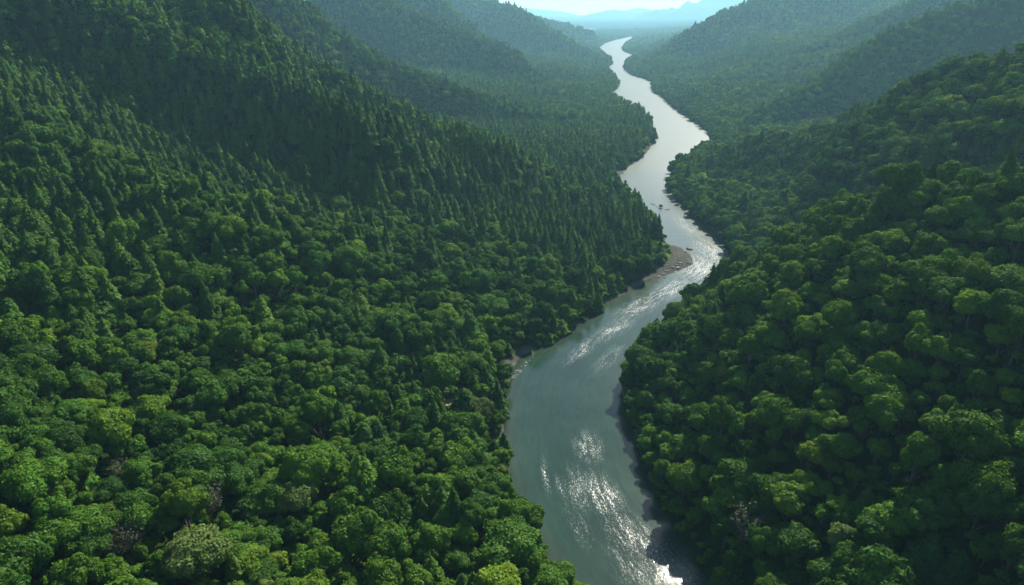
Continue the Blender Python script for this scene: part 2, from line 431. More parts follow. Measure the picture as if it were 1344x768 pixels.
# shallow riffles where the water is broken: (px, py, half length, half width, strength)
RIF = [(772, 586, 9, 5.0, .8), (758, 640, 11, 4.0, .6), (790, 650, 12, 5.5, .9), (815, 690, 14, 5.0, .55), (855, 725, 15, 6.0, .45), (890, 745, 12, 5, .45), (826, 735, 12, 6.0, .3), (760, 690, 9, 3, .35),
       (765, 458, 16, 3.5, .8), (805, 432, 18, 5.0, .85), (840, 402, 22, 7.0, .8), (880, 380, 24, 8.0, .8), (925, 352, 26, 16, 1.0),
       (935, 330, 26, 9, .9), (905, 300, 40, 7, .55), (800, 470, 14, 4, .5), (715, 622, 9, 1.0, .8), (735, 641, 7, 1.0, .6), (905, 262, 40, 6, .35)]
rif = np.zeros(wx.shape)
for px, py, hl, hw, st in RIF:
    c0 = on_plane(px, py); cs, cv = flow_coords(np.array([c0[0]]), np.array([c0[1]]))
    d = np.sqrt(((fs - cs[0]) / hl) ** 2 + ((fv - cv[0]) / hw) ** 2 + 1e-9)
    near = np.hypot(wx - c0[0], wy - c0[1]) < hl * 4
    rif = np.maximum(rif, st * np.clip((1.5 - d) / 1.3, 0, 1) ** 1.3 * near)
wme = mesh_from('river', np.stack([wx, wy, np.zeros_like(wx)], -1), remap[fsel],
                {'flow': ('FLOAT_VECTOR', np.stack([fs, fv, np.zeros_like(fs)], -1)), 'riffle': ('FLOAT', rif), 'shore': ('FLOAT', -SD[used]), 'breeze': ('FLOAT', np.clip((np.hypot(wx, wy) - 260) / 500, 0, 1))})
m, nt, out = new_mat('river_water'); L = nt.links.new
geo = N(nt, 'ShaderNodeNewGeometry')
fl = N(nt, 'ShaderNodeAttribute', attribute_name='flow'); rf = N(nt, 'ShaderNodeAttribute', attribute_name='riffle'); sh = N(nt, 'ShaderNodeAttribute', attribute_name='shore')
mp = N(nt, 'ShaderNodeMapping'); mp.inputs['Scale'].default_value = (.10, .55, 1); L(fl.outputs['Vector'], mp.inputs['Vector'])
strk = N(nt, 'ShaderNodeTexNoise', Scale=1.0, Detail=5.0, Roughness=.62, Distortion=.6); L(mp.outputs[0], strk.inputs['Vector'])
mp2 = N(nt, 'ShaderNodeMapping'); mp2.inputs['Scale'].default_value = (1.1, 2.6, 1); L(fl.outputs['Vector'], mp2.inputs['Vector'])
rip = N(nt, 'ShaderNodeTexNoise', Scale=1.0, Detail=4.0, Roughness=.6, Distortion=.8); L(mp2.outputs[0], rip.inputs['Vector'])
fine = N(nt, 'ShaderNodeTexNoise', Scale=2.6, Detail=3.0, Roughness=.6); L(geo.outputs['Position'], fine.inputs['Vector'])
big = N(nt, 'ShaderNodeTexNoise', Scale=.045, Detail=3.0); L(geo.outputs['Position'], big.inputs['Vector'])
# broken-water mask
stm = N(nt, 'ShaderNodeMapRange'); stm.inputs['From Min'].default_value = .42; stm.inputs['From Max'].default_value = .58; L(strk.outputs['Fac'], stm.inputs['Value'])
broken = math_n(nt, 'MULTIPLY', rf.outputs['Fac'], math_n(nt, 'MULTIPLY_ADD', stm.outputs[0], .85, .15), clamp=True)
calm = N(nt, 'ShaderNodeMapRange'); calm.inputs['From Min'].default_value = .35; calm.inputs['From Max'].default_value = .7; calm.inputs['To Min'].default_value = .03; calm.inputs['To Max'].default_value = .14
L(big.outputs['Fac'], calm.inputs['Value'])
bs = math_n(nt, 'ADD', calm.outputs[0], math_n(nt, 'MULTIPLY', broken, .45), clamp=True)
hgt = math_n(nt, 'ADD', math_n(nt, 'MULTIPLY', rip.outputs['Fac'], 1.0), math_n(nt, 'MULTIPLY', fine.outputs['Fac'], .8))
bp = N(nt, 'ShaderNodeBump', Distance=.2); L(bs, bp.inputs['Strength']); L(hgt, bp.inputs['Height'])
deep = ramp(nt, [(0, (.024, .034, .022)), (.10, (.022, .038, .024)), (.35, (.014, .036, .023)), (1, (.011, .031, .020))], math_n(nt, 'DIVIDE', sh.outputs['Fac'], 22.0, clamp=True))
foam = N(nt, 'ShaderNodeMapRange'); foam.inputs['From Min'].default_value = .50; foam.inputs['From Max'].default_value = .68; L(rip.outputs['Fac'], foam.inputs['Value'])
fo = math_n(nt, 'MULTIPLY', math_n(nt, 'MULTIPLY', foam.outputs[0], broken), 1.5, clamp=True)
dk = N(nt, 'ShaderNodeHueSaturation'); L(deep, dk.inputs['Color'])
L(math_n(nt, 'ADD', math_n(nt, 'MULTIPLY', strk.outputs['Fac'], .9), math_n(nt, 'MULTIPLY_ADD', big.outputs['Fac'], 1.0, .05)), dk.inputs['Value'])
colr = mixc(nt, fo, dk.outputs[0], (.62, .62, .58))
b = N(nt, 'ShaderNodeBsdfPrincipled', IOR=1.33)
L(colr, b.inputs['Base Color']); L(bp.outputs[0], b.inputs['Normal'])
bz = N(nt, 'ShaderNodeAttribute', attribute_name='breeze')
L(math_n(nt, 'ADD', math_n(nt, 'MULTIPLY_ADD', fo, .4, .13), math_n(nt, 'MULTIPLY', bz.outputs['Fac'], .32)), b.inputs['Roughness'])
L(b.outputs[0], out.inputs['Surface'])
wme.materials.append(m)
tag(link(bpy.data.objects.new('river', wme)), kind='structure')

# ------------------------------------------------------------------ tree forms
def unit(v): return v / (np.linalg.norm(v, axis=-1, keepdims=True) + 1e-9)

def cards(P, Nn, size, rng, aspect=1.0, tilt=.6, axis=None):
    """small bent leaf sprays: two triangles sharing an edge, folded"""
    n = len(P)
    nn = unit(Nn + tilt * rng.normal(size=(n, 3)))
    t = unit(np.cross(nn, rng.normal(size=(n, 3)))) if axis is None else unit(axis - nn * np.sum(axis * nn, -1, keepdims=True))
    bt = np.cross(nn, t)
    s = size[:, None] if np.ndim(size) else size
    j = rng.uniform(.7, 1.3, (n, 4, 1))
    v0 = P - t * s * aspect * j[:, 0]; v1 = P + bt * s * j[:, 1] - nn * s * .25
    v2 = P + t * s * aspect * j[:, 2]; v3 = P - bt * s * j[:, 3] - nn * s * .25
    V = np.stack([v0, v1, v2, v3], 1).reshape(-1, 3)
    k = np.arange(n)[:, None] * 4
    Fq = np.concatenate([k + np.array([[0, 1, 2]]), k + np.array([[0, 2, 3]])])
    return V, Fq

def ico(sub):
    import bmesh
    bm = bmesh.new(); bmesh.ops.create_icosphere(bm, subdivisions=sub, radius=1)
    V = np.array([v.co[:] for v in bm.verts]); Fq = np.array([[v.index for v in f.verts] for f in bm.faces]); bm.free()
    return V, Fq
ICO1, ICO2 = ico(1), ico(2)

def broad_crown(seed, R, Hc, base, n, leaf, flat=1.0, lobes=13, core=ICO2):
    """lumpy crown: lobes gathered under a dome, leaf sprays on their outer skin"""
    rng = np.random.default_rng(seed)
    C, Rd = [], []
    C.append([0, 0, base + Hc * .52]); Rd.append(R * .62)
    ph = rng.uniform(0, 6.28)
    for i in range(lobes):
        f = (i + .5) / lobes
        el = math.asin(min(1, .02 + f * .98)) + rng.normal() * .12
        a_ = ph + i * 2.399 + rng.normal() * .3
        rad = rng.uniform(.45, .95)
        c = [R * rad * math.cos(el) * math.cos(a_), R * rad * math.cos(el) * math.sin(a_), base + Hc * (.40 + .42 * rad * math.sin(el) * flat)]
        C.append(c); Rd.append(R * rng.uniform(.20, .47) * (1.0 - .2 * f))
    C = np.array(C); Rd = np.array(Rd)
    P, Nn = [], []
    tot = 0; wgt = Rd ** 2 / np.sum(Rd ** 2)
    for k in range(len(C)):
        m_ = int(n * wgt[k] * 1.9)
        d = unit(rng.normal(size=(m_, 3)))
        d = d[d[:, 2] > -.55]
        bump = 1 + .12 * np.sin(d[:, 0] * 5 + k) * np.sin(d[:, 1] * 5 + 2 * k) + .11 * rng.normal(size=len(d))
        p = C[k] + d * Rd[k] * bump[:, None] * np.array([1, 1, .86])
        ok = np.ones(len(p), bool)
        for q in range(len(C)):
            if q != k: ok &= np.linalg.norm((p - C[q]) / np.array([1, 1, .86]), axis=1) > Rd[q] * .93
        P.append(p[ok]); Nn.append(d[ok])
    P = np.concatenate(P); Nn = np.concatenate(Nn)
    sz = leaf * rng.uniform(.65, 1.35, len(P))
    V, Fq = cards(P, Nn + np.array([0, 0, .2]), sz, rng, 1.15, .40)
    Vs, Fs = [V], [Fq]; o = len(V)
    for k in range(len(C)):
        v = C[k] + core[0] * Rd[k] * .86 * np.array([1, 1, .86]) * (1 + .06 * rng.normal(size=(len(core[0]), 1)))
        Vs.append(v); Fs.append(core[1] + o); o += len(v)
    return np.concatenate(Vs), np.concatenate(Fs)

def conifer_crown(seed, R, Hc, base, n, leaf, full=.85):
    rng = np.random.default_rng(seed)
    t = 1 - np.sqrt(rng.uniform(0, 1, n)) * 1.0
    t = np.clip(t, 0, .995)
    whorls = int(Hc / 1.15)
    tw = (np.floor(t * whorls) + rng.normal(size=n) * .22 + .4) / whorls
    tw = np.clip(tw, 0, 1)
    nb = 7
    ph = rng.uniform(0, 6.28, whorls + 2)
    wi = np.clip(np.floor(t * whorls).astype(int), 0, whorls)
    ang = ph[wi] + np.round(rng.uniform(0, nb, n)) * 6.283 / nb + rng.normal(size=n) * .20
    prof = (1 - tw) ** full * (.68 + .5 * rng.uniform(size=whorls + 2)[wi]) * (.8 + .4 * rng.uniform(size=(whorls + 2, 8))[wi, np.clip(((ang - ph[wi]) / .9).astype(int), 0, 7)])
    lopsided = 1 + .13 * np.cos(ang - rng.uniform(0, 6.28))
    rho = R * prof * lopsided * np.sqrt(rng.uniform(.12, 1.0, n))
    rho = np.maximum(rho, .08)
    d = np.stack([np.cos(ang), np.sin(ang), np.zeros(n)], 1)
    P = d * rho[:, None]; P[:, 2] = base + Hc * tw - .22 * rho + .1
    out = d.copy(); out[:, 2] = -.35
    Nn = d * .55 + np.array([0, 0, .85])
    sz = leaf * rng.uniform(.6, 1.3, n) * (.55 + .6 * (1 - tw))
    V, Fq = cards(P, Nn, sz, rng, 1.7, .30, axis=unit(out + .25 * rng.normal(size=(n, 3))))
    # dense inner body round the stem
    rings = 9; sg = 9; cv = []
    for i in range(rings):
        tt = i / (rings - 1); rr_ = R * .42 * (1 - tt) ** full * (1.0 if i % 2 == 0 else .80) + .03
        for j in range(sg):
            an = j * 6.283 / sg + .2 * i
            cv.append([rr_ * math.cos(an), rr_ * math.sin(an), base + Hc * tt * .97])
    cf = []
    for i in range(rings - 1):
        for j in range(sg):
            q = [i * sg + j, i * sg + (j + 1) % sg, (i + 1) * sg + (j + 1) % sg, (i + 1) * sg + j]
            cf += [[q[0], q[1], q[2]], [q[0], q[2], q[3]]]
    return np.concatenate([V, np.array(cv)]), np.concatenate([Fq, np.array(cf) + len(V)])

def tubes(paths, sides=7):
    """tapered limbs: list of [(x,y,z,radius)...]"""
    V, Fq = [], []
    for path in paths:
        o = len(V); path = np.array(path, float)
        for i, p in enumerate(path):
            dirv = path[min(i + 1, len(path) - 1), :3] - path[max(i - 1, 0), :3]; dirv /= np.linalg.norm(dirv)
            ux = np.cross(dirv, [.3, .9, .1]); ux /= np.linalg.norm(ux); uy = np.cross(dirv, ux)
            for j in range(sides):
                an = j * 6.283 / sides
                V.append(p[:3] + p[3] * (ux * math.cos(an) + uy * math.sin(an)))
        for i in range(len(path) - 1):
            for j in range(sides):
                Fq.append([o + i * sides + j, o + i * sides + (j + 1) % sides, o + (i + 1) * sides + (j + 1) % sides, o + (i + 1) * sides + j])
    return np.array(V), np.array(Fq)

def broad_trunk(seed, R, Hc, base):
    rng = np.random.default_rng(seed + 500)
    top = base + Hc * .6
    P = [[(0, 0, -.8, .55), (.05, 0, .4, .38), (.1, .1, base, .30), (.0, .15, base + Hc * .3, .2), (0, 0, top, .07)]]
    for k in range(5):
        a_ = k * 1.26 + rng.uniform(0, .6); z0 = base + rng.uniform(-.3, .25) * Hc * .5; q = R * rng.uniform(.45, .65)
        P.append([(.08, .08, z0, .17), (q * .5 * math.cos(a_), q * .5 * math.sin(a_), z0 + Hc * .17, .11), (q * math.cos(a_), q * math.sin(a_), z0 + Hc * .3, .04)])
    return tubes(P)
def conifer_trunk(seed, R, Hc, base):
    return tubes([[(0, 0, -.8, .45), (0, 0, .3, .33), (.03, .02, base + Hc * .3, .22), (0, 0, base + Hc * .7, .11), (0, 0, base + Hc * .99, .02)]])

# a dead or bare tree: branching twigs, thin veil of brown twig sprays
def bare_crown(seed, R, Hc, base, n=900):
    rng = np.random.default_rng(seed); P = []
    tips = []
    for k in range(26):
        a_ = k * 2.399 + rng.normal() * .2; f = k / 26; z0 = base + Hc * (.05 + .55 * f)
        q = R * (1.0 - .45 * f) * rng.uniform(.75, 1.05); zt = z0 + Hc * rng.uniform(.2, .38)
        mid = (q * .5 * math.cos(a_), q * .5 * math.sin(a_), z0 + (zt - z0) * .45, .05)
        tip = np.array([q * math.cos(a_), q * math.sin(a_), zt])
        P.append([(0, 0, z0, .1), mid, (*tip, .015)])
        for j in range(5):
            t2 = np.array(mid[:3]) * rng.uniform(.6, 1.0) + (tip - np.array(mid[:3])) * rng.uniform(.1, .9) * 1
            e = t2 + rng.normal(size=3) * R * .2 + np.array([0, 0, .6])
            P.append([(*t2, .03), (*e, .01)]); tips.append(e)
        tips.append(tip)
    V, Fq = tubes(P, 4)
    Fq = np.concatenate([Fq[:, [0, 1, 2]], Fq[:, [0, 2, 3]]])
    T = np.array(tips)[rng.integers(0, len(tips), n)] + rng.normal(size=(n, 3)) * R * .11
    V2, F2 = cards(T, unit(T - np.array([0, 0, base + Hc * .4])), .16 * rng.uniform(.6, 1.4, n), rng, 1.8, .6)
    return np.concatenate([V, V2]), np.concatenate([Fq, F2 + len(V)])

# crown shapes: seed, radius, crown height, clear stem, flatness, lobes
BSH = [(1, 4.8, 11.0, 3.0, 1.0, 14, 'rounded'), (2, 5.4, 10.2, 3.2, .9, 16, 'domed'), (3, 4.1, 12.6, 3.0, 1.15, 13, 'tall oval'),
       (4, 4.9, 11.4, 2.8, 1.05, 11, 'lumpy'), (5, 6.0, 10.0, 3.4, .85, 19, 'spreading'), (6, 4.4, 11.0, 2.6, 1.1, 10, 'uneven'), (7, 3.7, 8.8, 2.0, 1.0, 10, 'compact rounded')]
CSH = [(21, 4.6, 13.8, 1.4, .62, 'pointed'), (22, 3.9, 15.0, 1.5, .66, 'narrow spired'), (23, 5.3, 12.8, 1.3, .70, 'conical'), (24, 4.6, 11.4, 1.2, .50, 'blunt topped')]

def smooth_mesh(name, V, Fq, mat, smooth=True):
    me = mesh_from(name, V, Fq, smooth=smooth); me.materials.append(mat); return me
B_CROWN = [smooth_mesh('broadleaf_crown', *broad_crown(s, R, H, b_, 10500, .25, fl_, lb), M_LEAF) for s, R, H, b_, fl_, lb, _ in BSH]
B_TRUNK = [smooth_mesh('broadleaf_trunk', *broad_trunk(s, R, H, b_), M_BARK) for s, R, H, b_, fl_, lb, _ in BSH]
C_CROWN = [smooth_mesh('conifer_crown', *conifer_crown(s, R, H, b_, 6500, .36, fu), M_NEEDLE) for s, R, H, b_, fu, _ in CSH]
C_TRUNK = [smooth_mesh('conifer_trunk', *conifer_trunk(s, R, H, b_), M_BARK) for s, R, H, b_, fu, _ in CSH]
D_CROWN = smooth_mesh('bare_crown', *bare_crown(91, 4.6, 8.5, 3.5), M_LEAF)
D_TRUNK = smooth_mesh('bare_trunk', *broad_trunk(92, 4.6, 8.5, 3.5), M_BARK)

def joined(name, parts, mats):
    V = []; Fq = []; mi = []; o = 0
    for k, (v, f) in enumerate(parts):
        f = f if f.shape[1] == 3 else np.concatenate([f[:, [0, 1, 2]], f[:, [0, 2, 3]]])
        V.append(v); Fq.append(f + o); o += len(v); mi.append(np.full(len(f), k))
    me = mesh_from(name, np.concatenate(V), np.concatenate(Fq))
    for m_ in mats: me.materials.append(m_)
    me.polygons.foreach_set('material_index', np.concatenate(mi).astype(np.int32))
    return me

PB = bpy.data.collections.new('broadleaf forms'); PC = bpy.data.collections.new('conifer forms')
def form(coll, kind, k, me):
    o = bpy.data.objects.new('%s_form_%02d' % (kind, k), me); coll.objects.link(o)
k = 0
for n_, lf, cr in ((4600, .36, ICO2), (480, 1.05, ICO1), (150, 1.7, ICO1)):
    for s, R, H, b_, fl_, lb, _ in BSH:
        form(PB, 'broadleaf', k, joined('broadleaf_form', [broad_crown(s, R, H, b_, n_, lf, fl_, lb if n_ > 200 else 6, cr), broad_trunk(s, R, H, b_)], [M_LEAF, M_BARK])); k += 1
k = 0
for n_, lf in ((2400, .55), (420, 1.15), (120, 1.9)):
    for s, R, H, b_, fu, _ in CSH:
        form(PC, 'conifer', k, joined('conifer_form', [conifer_crown(s, R, H, b_, n_, lf, fu), conifer_trunk(s, R, H, b_)], [M_NEEDLE, M_BARK])); k += 1

# ------------------------------------------------------------------ where the trees stand
def scatter(r0, r1, step, amax):
    xs = np.arange(-r1, r1, step); ys = np.arange(-r1 * .2 if r0 < 100 else 0, r1, step * .92)
    X, Y = np.meshgrid(xs, ys); X = X + (np.arange(len(ys)) % 2)[:, None] * step * .5
    X = X + RNG.uniform(-.36, .36, X.shape) * step; Y = Y + RNG.uniform(-.36, .36, Y.shape) * step
    X, Y = X.ravel(), Y.ravel(); r = np.hypot(X, Y); a_ = np.degrees(np.arctan2(X, Y))
    k = (r >= r0) & (r < r1) & (np.abs(a_) < amax)
    return X[k], Y[k]
XS, YS, ST = [], [], []
for r0, r1, st, am in ((35, 1100, 6.1, 47), (1100, 2000, 8.6, 41), (2000, 3200, 11, 38), (3200, 6500, 19, 34)):
    x, y = scatter(r0, r1, st, am); XS.append(x); YS.append(y); ST.append(np.full(len(x), st))
TX, TY, TS = map(np.concatenate, (XS, YS, ST))
tsd = river_sd(TX, TY)
g_, c_, gr_ = cover(TX, TY, tsd)
mind = np.where(TS < 8, .3, TS * .3)
keep = (tsd > mind) & (g_ < .35) & (c_ < .2) & (gr_ < .5)
TX, TY, TS, tsd = TX[keep], TY[keep], TS[keep], tsd[keep]
TZ = ground(TX, TY, tsd)
TR = np.hypot(TX, TY); TA = np.degrees(np.arctan2(TX, TY))
tpx, tpy, tf = project(TX, TY, TZ + 10)
n = len(TX)
u1, u2, u3, u4 = RNG.uniform(size=(4, n))
patch = fbm(TX, TY, 90, 3, 51); patch2 = fbm(TX, TY, 60, 2, 61)
left = TX < (np.interp(TY, CEN[:, 1][np.argsort(CEN[:, 1])], CEN[:, 0][np.argsort(CEN[:, 1])]))
pc = np.where(left, np.interp(TR, [150, 260, 380, 600, 1000], [.16, .20, .66, .80, .6]), np.interp(TR, [150, 400, 900, 1500], [.07, .07, .15, .35]))
pc = np.clip(pc + patch * .8 - .15 * (tsd < 18), .02, .95)
con = u1 < pc
# tints follow loose stands; distant trees then get sunlit brightness painted in
tv = .34 + .16 * patch2 + .12 * RNG.normal(size=n)
tv = np.where(u2 > .96, RNG.uniform(.56, .64, n), tv); tv = np.where((u2 < .012) & ~con, RNG.uniform(.82, .88, n), tv)
tv = np.clip(tv, .02, .92)
tv = np.where(tv < .6, tv + .20 * np.clip((TR - 600) / 600, 0, 1), tv)  # leaf colour lightened with range, in place of sunlight on far slopes
size = np.clip(0.87 + .21 * RNG.normal(size=n) + .2 * patch, .55, 1.55)
size = np.where(tsd < 7, size * np.where(left, .75, .8), size)
size = size * np.interp(TS, [6.1, 8.6, 11, 19], [1.0, 1.05, 1.15, 1.65])
small = (u3 < .12) & (TS < 8); size = np.where(small, size * .68, size)
hz = np.where(TS > 12, size * .7, size) * RNG.uniform(.78, 1.28, n)
hz = np.where(con, hz * np.interp(TR, [250, 400], [.92, 1.12]), hz)
hz = np.where(TR > 350, np.minimum(hz, np.where(con, 1.35, 1.15) * np.maximum(1, TS / 9)), hz); size = np.where((TR > 350) & (TS < 9), np.minimum(size, 1.25), size)
wx2 = RNG.uniform(.84, 1.2, n)
rot = RNG.uniform(0, 6.283, n)
shp = np.where(con, (u4 * len(CSH)).astype(int), (u4 * len(BSH)).astype(int))
wid = np.where(con, np.array([c[1] for c in CSH])[np.minimum(shp, 3)], np.array([b_[1] for b_ in BSH])[shp]) * 2 * size
inframe = (tpx > -10) & (tpx < W0 + 10) & (tpy > 0) & (tpy < H0 + 15) & (TY > 0)
apparent = np.where(inframe, wid * FPX / tf, 0)
# what the camera can actually see: march from the lens to each of the nearest crowns
cand = np.argsort(-apparent)[:6000]
vis = np.zeros(n, bool); ok = np.ones(len(cand), bool)
top = TZ[cand] + np.where(con[cand], 15, 11) * hz[cand]
for s_ in np.linspace(.25, .97, 40):
    gx, gy = TX[cand] * s_, TY[cand] * s_
    ok &= (CAMH + (top - CAMH) * s_) > ground(gx, gy) + 5
vis[cand[ok]] = True
apparent = np.where(vis, apparent, 0)
pick_b = np.argsort(-np.where(con, 0, apparent))[:300]
pick_c = np.argsort(-np.where(con, apparent, 0))[:300]
single = np.zeros(n, bool); single[pick_b] = True; single[pick_c] = True

ux, uy = scatter(60, 430, 4.6, 46)
ud = river_sd(ux, uy); g0, c0, gr0 = cover(ux, uy, ud); k_ = (ud > .8) & (g0 < .3) & (c0 < .3)
ux, uy, ud = ux[k_], uy[k_], ud[k_]
# a few crowns the photograph shows as brown and bare, grey, or bright yellow-green
def nearest_tree(px, py, kinds=None):
    d = np.hypot(tpx - px, tpy - py) + np.where(single & ~con, 0, 1e6)
    return int(np.argmin(d))
bare = set(nearest_tree(*p) for p in [(135, 600), (278, 636), (960, 708), (140, 690)])
for p in [(205, 525), (150, 572), (1190, 520), (255, 680), (1040, 660)]:
    i_ = nearest_tree(*p)
    if i_ not in bare: tv[i_] = .58
for p in [(270, 720), (700, 505), (385, 640), (1130, 690)]:
    i_ = nearest_tree(*p)
    if i_ not in bare: tv[i_] = .88

# ------------------------------------------------------------------ single trees
TINT_WORD = [(.13, 'darkest green'), (.24, 'dark green'), (.36, 'mid green'), (.48, 'bright green'), (.66, 'light green'), (.81, 'yellow-green'), (1.1, 'grey-green')]
def tint_word(v):
    for t_, w in TINT_WORD:
        if v < t_: return w
def place_word(i):
    x, y = tpx[i], tpy[i]
    if math.hypot(TX[i] - CLEAR[0], TY[i] - CLEAR[1]) < 16: return 'beside the pale dirt clearing'
    if math.hypot(TX[i] - PTC[0], TY[i] - PTC[1]) < 45: return 'beside the gravel point'
    sd_ = 'left' if left[i] else 'right'
    if tsd[i] < 7: return 'at the ' + sd_ + ' waterline'
    if tsd[i] < 16: return 'behind the ' + sd_ + ' bank'
    if y > 690: return 'along the bottom edge, ' + sd_ + ' side'
    if y > 590: return 'low on the ' + sd_ + ' slope'
    if y > 480: return 'midway up the ' + sd_ + ' slope'
    if y > 360: return 'on the ' + sd_ + ' middle slope'
    return 'high on the ' + sd_ + ' slope'
sing = np.where(single)[0]
P2 = np.stack([TX[sing], TY[sing]], 1)
def neighbour(i):
    d = np.hypot(P2[:, 0] - TX[i], P2[:, 1] - TY[i]); d[sing == i] = 1e9
    j = sing[int(np.argmin(d))]
    if j in bare: return 'bare brown tree'
    return tint_word(tv[j]) + (' conifer' if con[j] else ' tree')
def size_word(i):
    s = size[i]
    return 'small ' if s < .75 else 'large ' if s > 1.22 else ''
labels = {}
for i in sing:
    i = int(i)
    if i in bare: lab = 'bare brown-twigged tree ' + place_word(i)
    else:
        sh_ = CSH[shp[i]][-1] + ' conifer' if con[i] else BSH[shp[i]][-1] + ' tree'
        lab = size_word(i) + tint_word(tv[i]) + ' ' + sh_ + ' ' + place_word(i)
    labels[i] = lab
from collections import Counter
cnt = Counter(labels.values())
for i in list(labels):
    if cnt[labels[i]] > 1 and len((labels[i] + neighbour(i)).split()) < 13: labels[i] += ' next to ' + neighbour(i)
cnt = Counter(labels.values())
for lab, c0 in cnt.items():
    if c0 == 2:          # a pair: one stands lower in the picture, nearer the viewer
        q = sorted([i for i in labels if labels[i] == lab], key=lambda i: -tpy[i])
        labels[q[0]] = 'lower ' + lab; labels[q[1]] = 'upper ' + lab

def new_tree(name, crown, trunk):
    r = link(bpy.data.objects.new(name, None)); r.empty_display_size = 1
    link(bpy.data.objects.new('trunk', trunk), r); link(bpy.data.objects.new('crown', crown), r)
    return r
def copy_tree(src):
    c = src.copy(); COL.objects.link(c)
    for ch in src.children:
        d = ch.copy(); COL.objects.link(d); d.parent = c
    return c
first = {}
for i in sing:
    i = int(i)
    if i in bare: key = ('bare_tree', 0); cr, tk = D_CROWN, D_TRUNK; cat, grp = 'bare tree', 'bare brown trees in the forest'
    elif con[i]: key = ('conifer_tree', int(shp[i])); cr, tk = C_CROWN[shp[i]], C_TRUNK[shp[i]]; cat, grp = 'conifer', 'conifers on the valley sides'
    else: key = ('broadleaf_tree', int(shp[i])); cr, tk = B_CROWN[shp[i]], B_TRUNK[shp[i]]; cat, grp = 'tree', 'broadleaf trees on the valley sides'
    if key not in first: o = first[key] = new_tree(key[0], cr, tk)
    else: o = copy_tree(first[key])
    o.location = (TX[i], TY[i], TZ[i] - .15); o.rotation_euler = (RNG.normal() * .05, RNG.normal() * .05, rot[i]); o.scale = (size[i], size[i] * wx2[i], hz[i])
    for ch in o.children:
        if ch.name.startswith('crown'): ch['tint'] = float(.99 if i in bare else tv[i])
    tag(o, labels[i], cat, grp)

# ------------------------------------------------------------------ the rest of the forest
def forest(name, mask, coll, nshape, label, category):
    i = np.where(mask)[0]
    lod = np.where(TR[i] < 520, 0, np.where(TR[i] < 1300, 1, 2))
    me = bpy.data.meshes.new(name)
    me.vertices.add(len(i)); me.vertices.foreach_set('co', np.stack([TX[i], TY[i], TZ[i] - .15], -1).astype(np.float32).ravel())
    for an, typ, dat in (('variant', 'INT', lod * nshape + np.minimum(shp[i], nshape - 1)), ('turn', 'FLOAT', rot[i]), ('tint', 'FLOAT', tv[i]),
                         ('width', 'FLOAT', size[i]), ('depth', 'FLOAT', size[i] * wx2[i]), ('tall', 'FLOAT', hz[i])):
        at = me.attributes.new(an, typ, 'POINT'); at.data.foreach_set('value', np.asarray(dat, np.int32 if typ == 'INT' else np.float32))
    o = link(bpy.data.objects.new(name, me))
    ng = bpy.data.node_groups.new(name, 'GeometryNodeTree')
    ng.interface.new_socket('Geometry', in_out='INPUT', socket_type='NodeSocketGeometry')
    ng.interface.new_socket('Geometry', in_out='OUTPUT', socket_type='NodeSocketGeometry')
    gi = ng.nodes.new('NodeGroupInput'); go = ng.nodes.new('NodeGroupOutput')
    ci = ng.nodes.new('GeometryNodeCollectionInfo'); ci.inputs['Collection'].default_value = coll
    ci.inputs['Separate Children'].default_value = True; ci.inputs['Reset Children'].default_value = True
    ip = ng.nodes.new('GeometryNodeInstanceOnPoints'); ip.inputs['Pick Instance'].default_value = True
    def na_(nm, typ):
        q = ng.nodes.new('GeometryNodeInputNamedAttribute'); q.data_type = typ; q.inputs['Name'].default_value = nm; return q.outputs['Attribute']
    cr = ng.nodes.new('ShaderNodeCombineXYZ'); ng.links.new(na_('turn', 'FLOAT'), cr.inputs[2])
    cs = ng.nodes.new('ShaderNodeCombineXYZ'); w_ = na_('width', 'FLOAT'); ng.links.new(w_, cs.inputs[0]); ng.links.new(na_('depth', 'FLOAT'), cs.inputs[1]); ng.links.new(na_('tall', 'FLOAT'), cs.inputs[2])
    er = ng.nodes.new('FunctionNodeEulerToRotation'); ng.links.new(cr.outputs[0], er.inputs[0])
    ng.links.new(gi.outputs[0], ip.inputs['Points']); ng.links.new(ci.outputs[0], ip.inputs['Instance'])
    ng.links.new(na_('variant', 'INT'), ip.inputs['Instance Index']); ng.links.new(er.outputs[0], ip.inputs['Rotation']); ng.links.new(cs.outputs[0], ip.inputs['Scale'])
    ng.links.new(ip.outputs[0], go.inputs[0])
    md = o.modifiers.new('trees', 'NODES'); md.node_group = ng
    tag(o, label, category, kind='stuff'); return o
def put_under():
    global TX, TY, TZ, TR, rot, tv, size, hz, shp, single, con, wx2
    wx2 = np.append(wx2, RNG.uniform(.8, 1.3, len(ux)))
    m_ = len(ux); uz = ground(ux, uy, ud)
    TX, TY, TZ, TR = np.append(TX, ux), np.append(TY, uy), np.append(TZ, uz), np.append(TR, np.full(m_, 600.))
    s_ = RNG.uniform(.24, .5, m_)
    rot = np.append(rot, RNG.uniform(0, 6.28, m_)); tv = np.append(tv, np.clip(.3 + .16 * RNG.normal(size=m_), .02, .6))
    size = np.append(size, s_); hz = np.append(hz, s_ * RNG.uniform(.7, 1.0, m_)); shp = np.append(shp, RNG.integers(0, len(BSH), m_))
    single = np.append(single, np.zeros(m_, bool)); con = np.append(con, np.zeros(m_, bool))
put_under()
forest('broadleaf_forest', ~single & ~con, PB, len(BSH), 'green broadleaf forest covering the valley sides and far hills', 'forest')
forest('conifer_forest', ~single & con, PC, len(CSH), 'dark conifer stands mixed into the forest on the valley sides', 'forest')
UN = len(ux)
print('trees', n, 'understory', UN, 'conifers', con.sum(), 'singles', single.sum(), 'labels', len(set(labels.values())), 'z left edge', TZ.max())

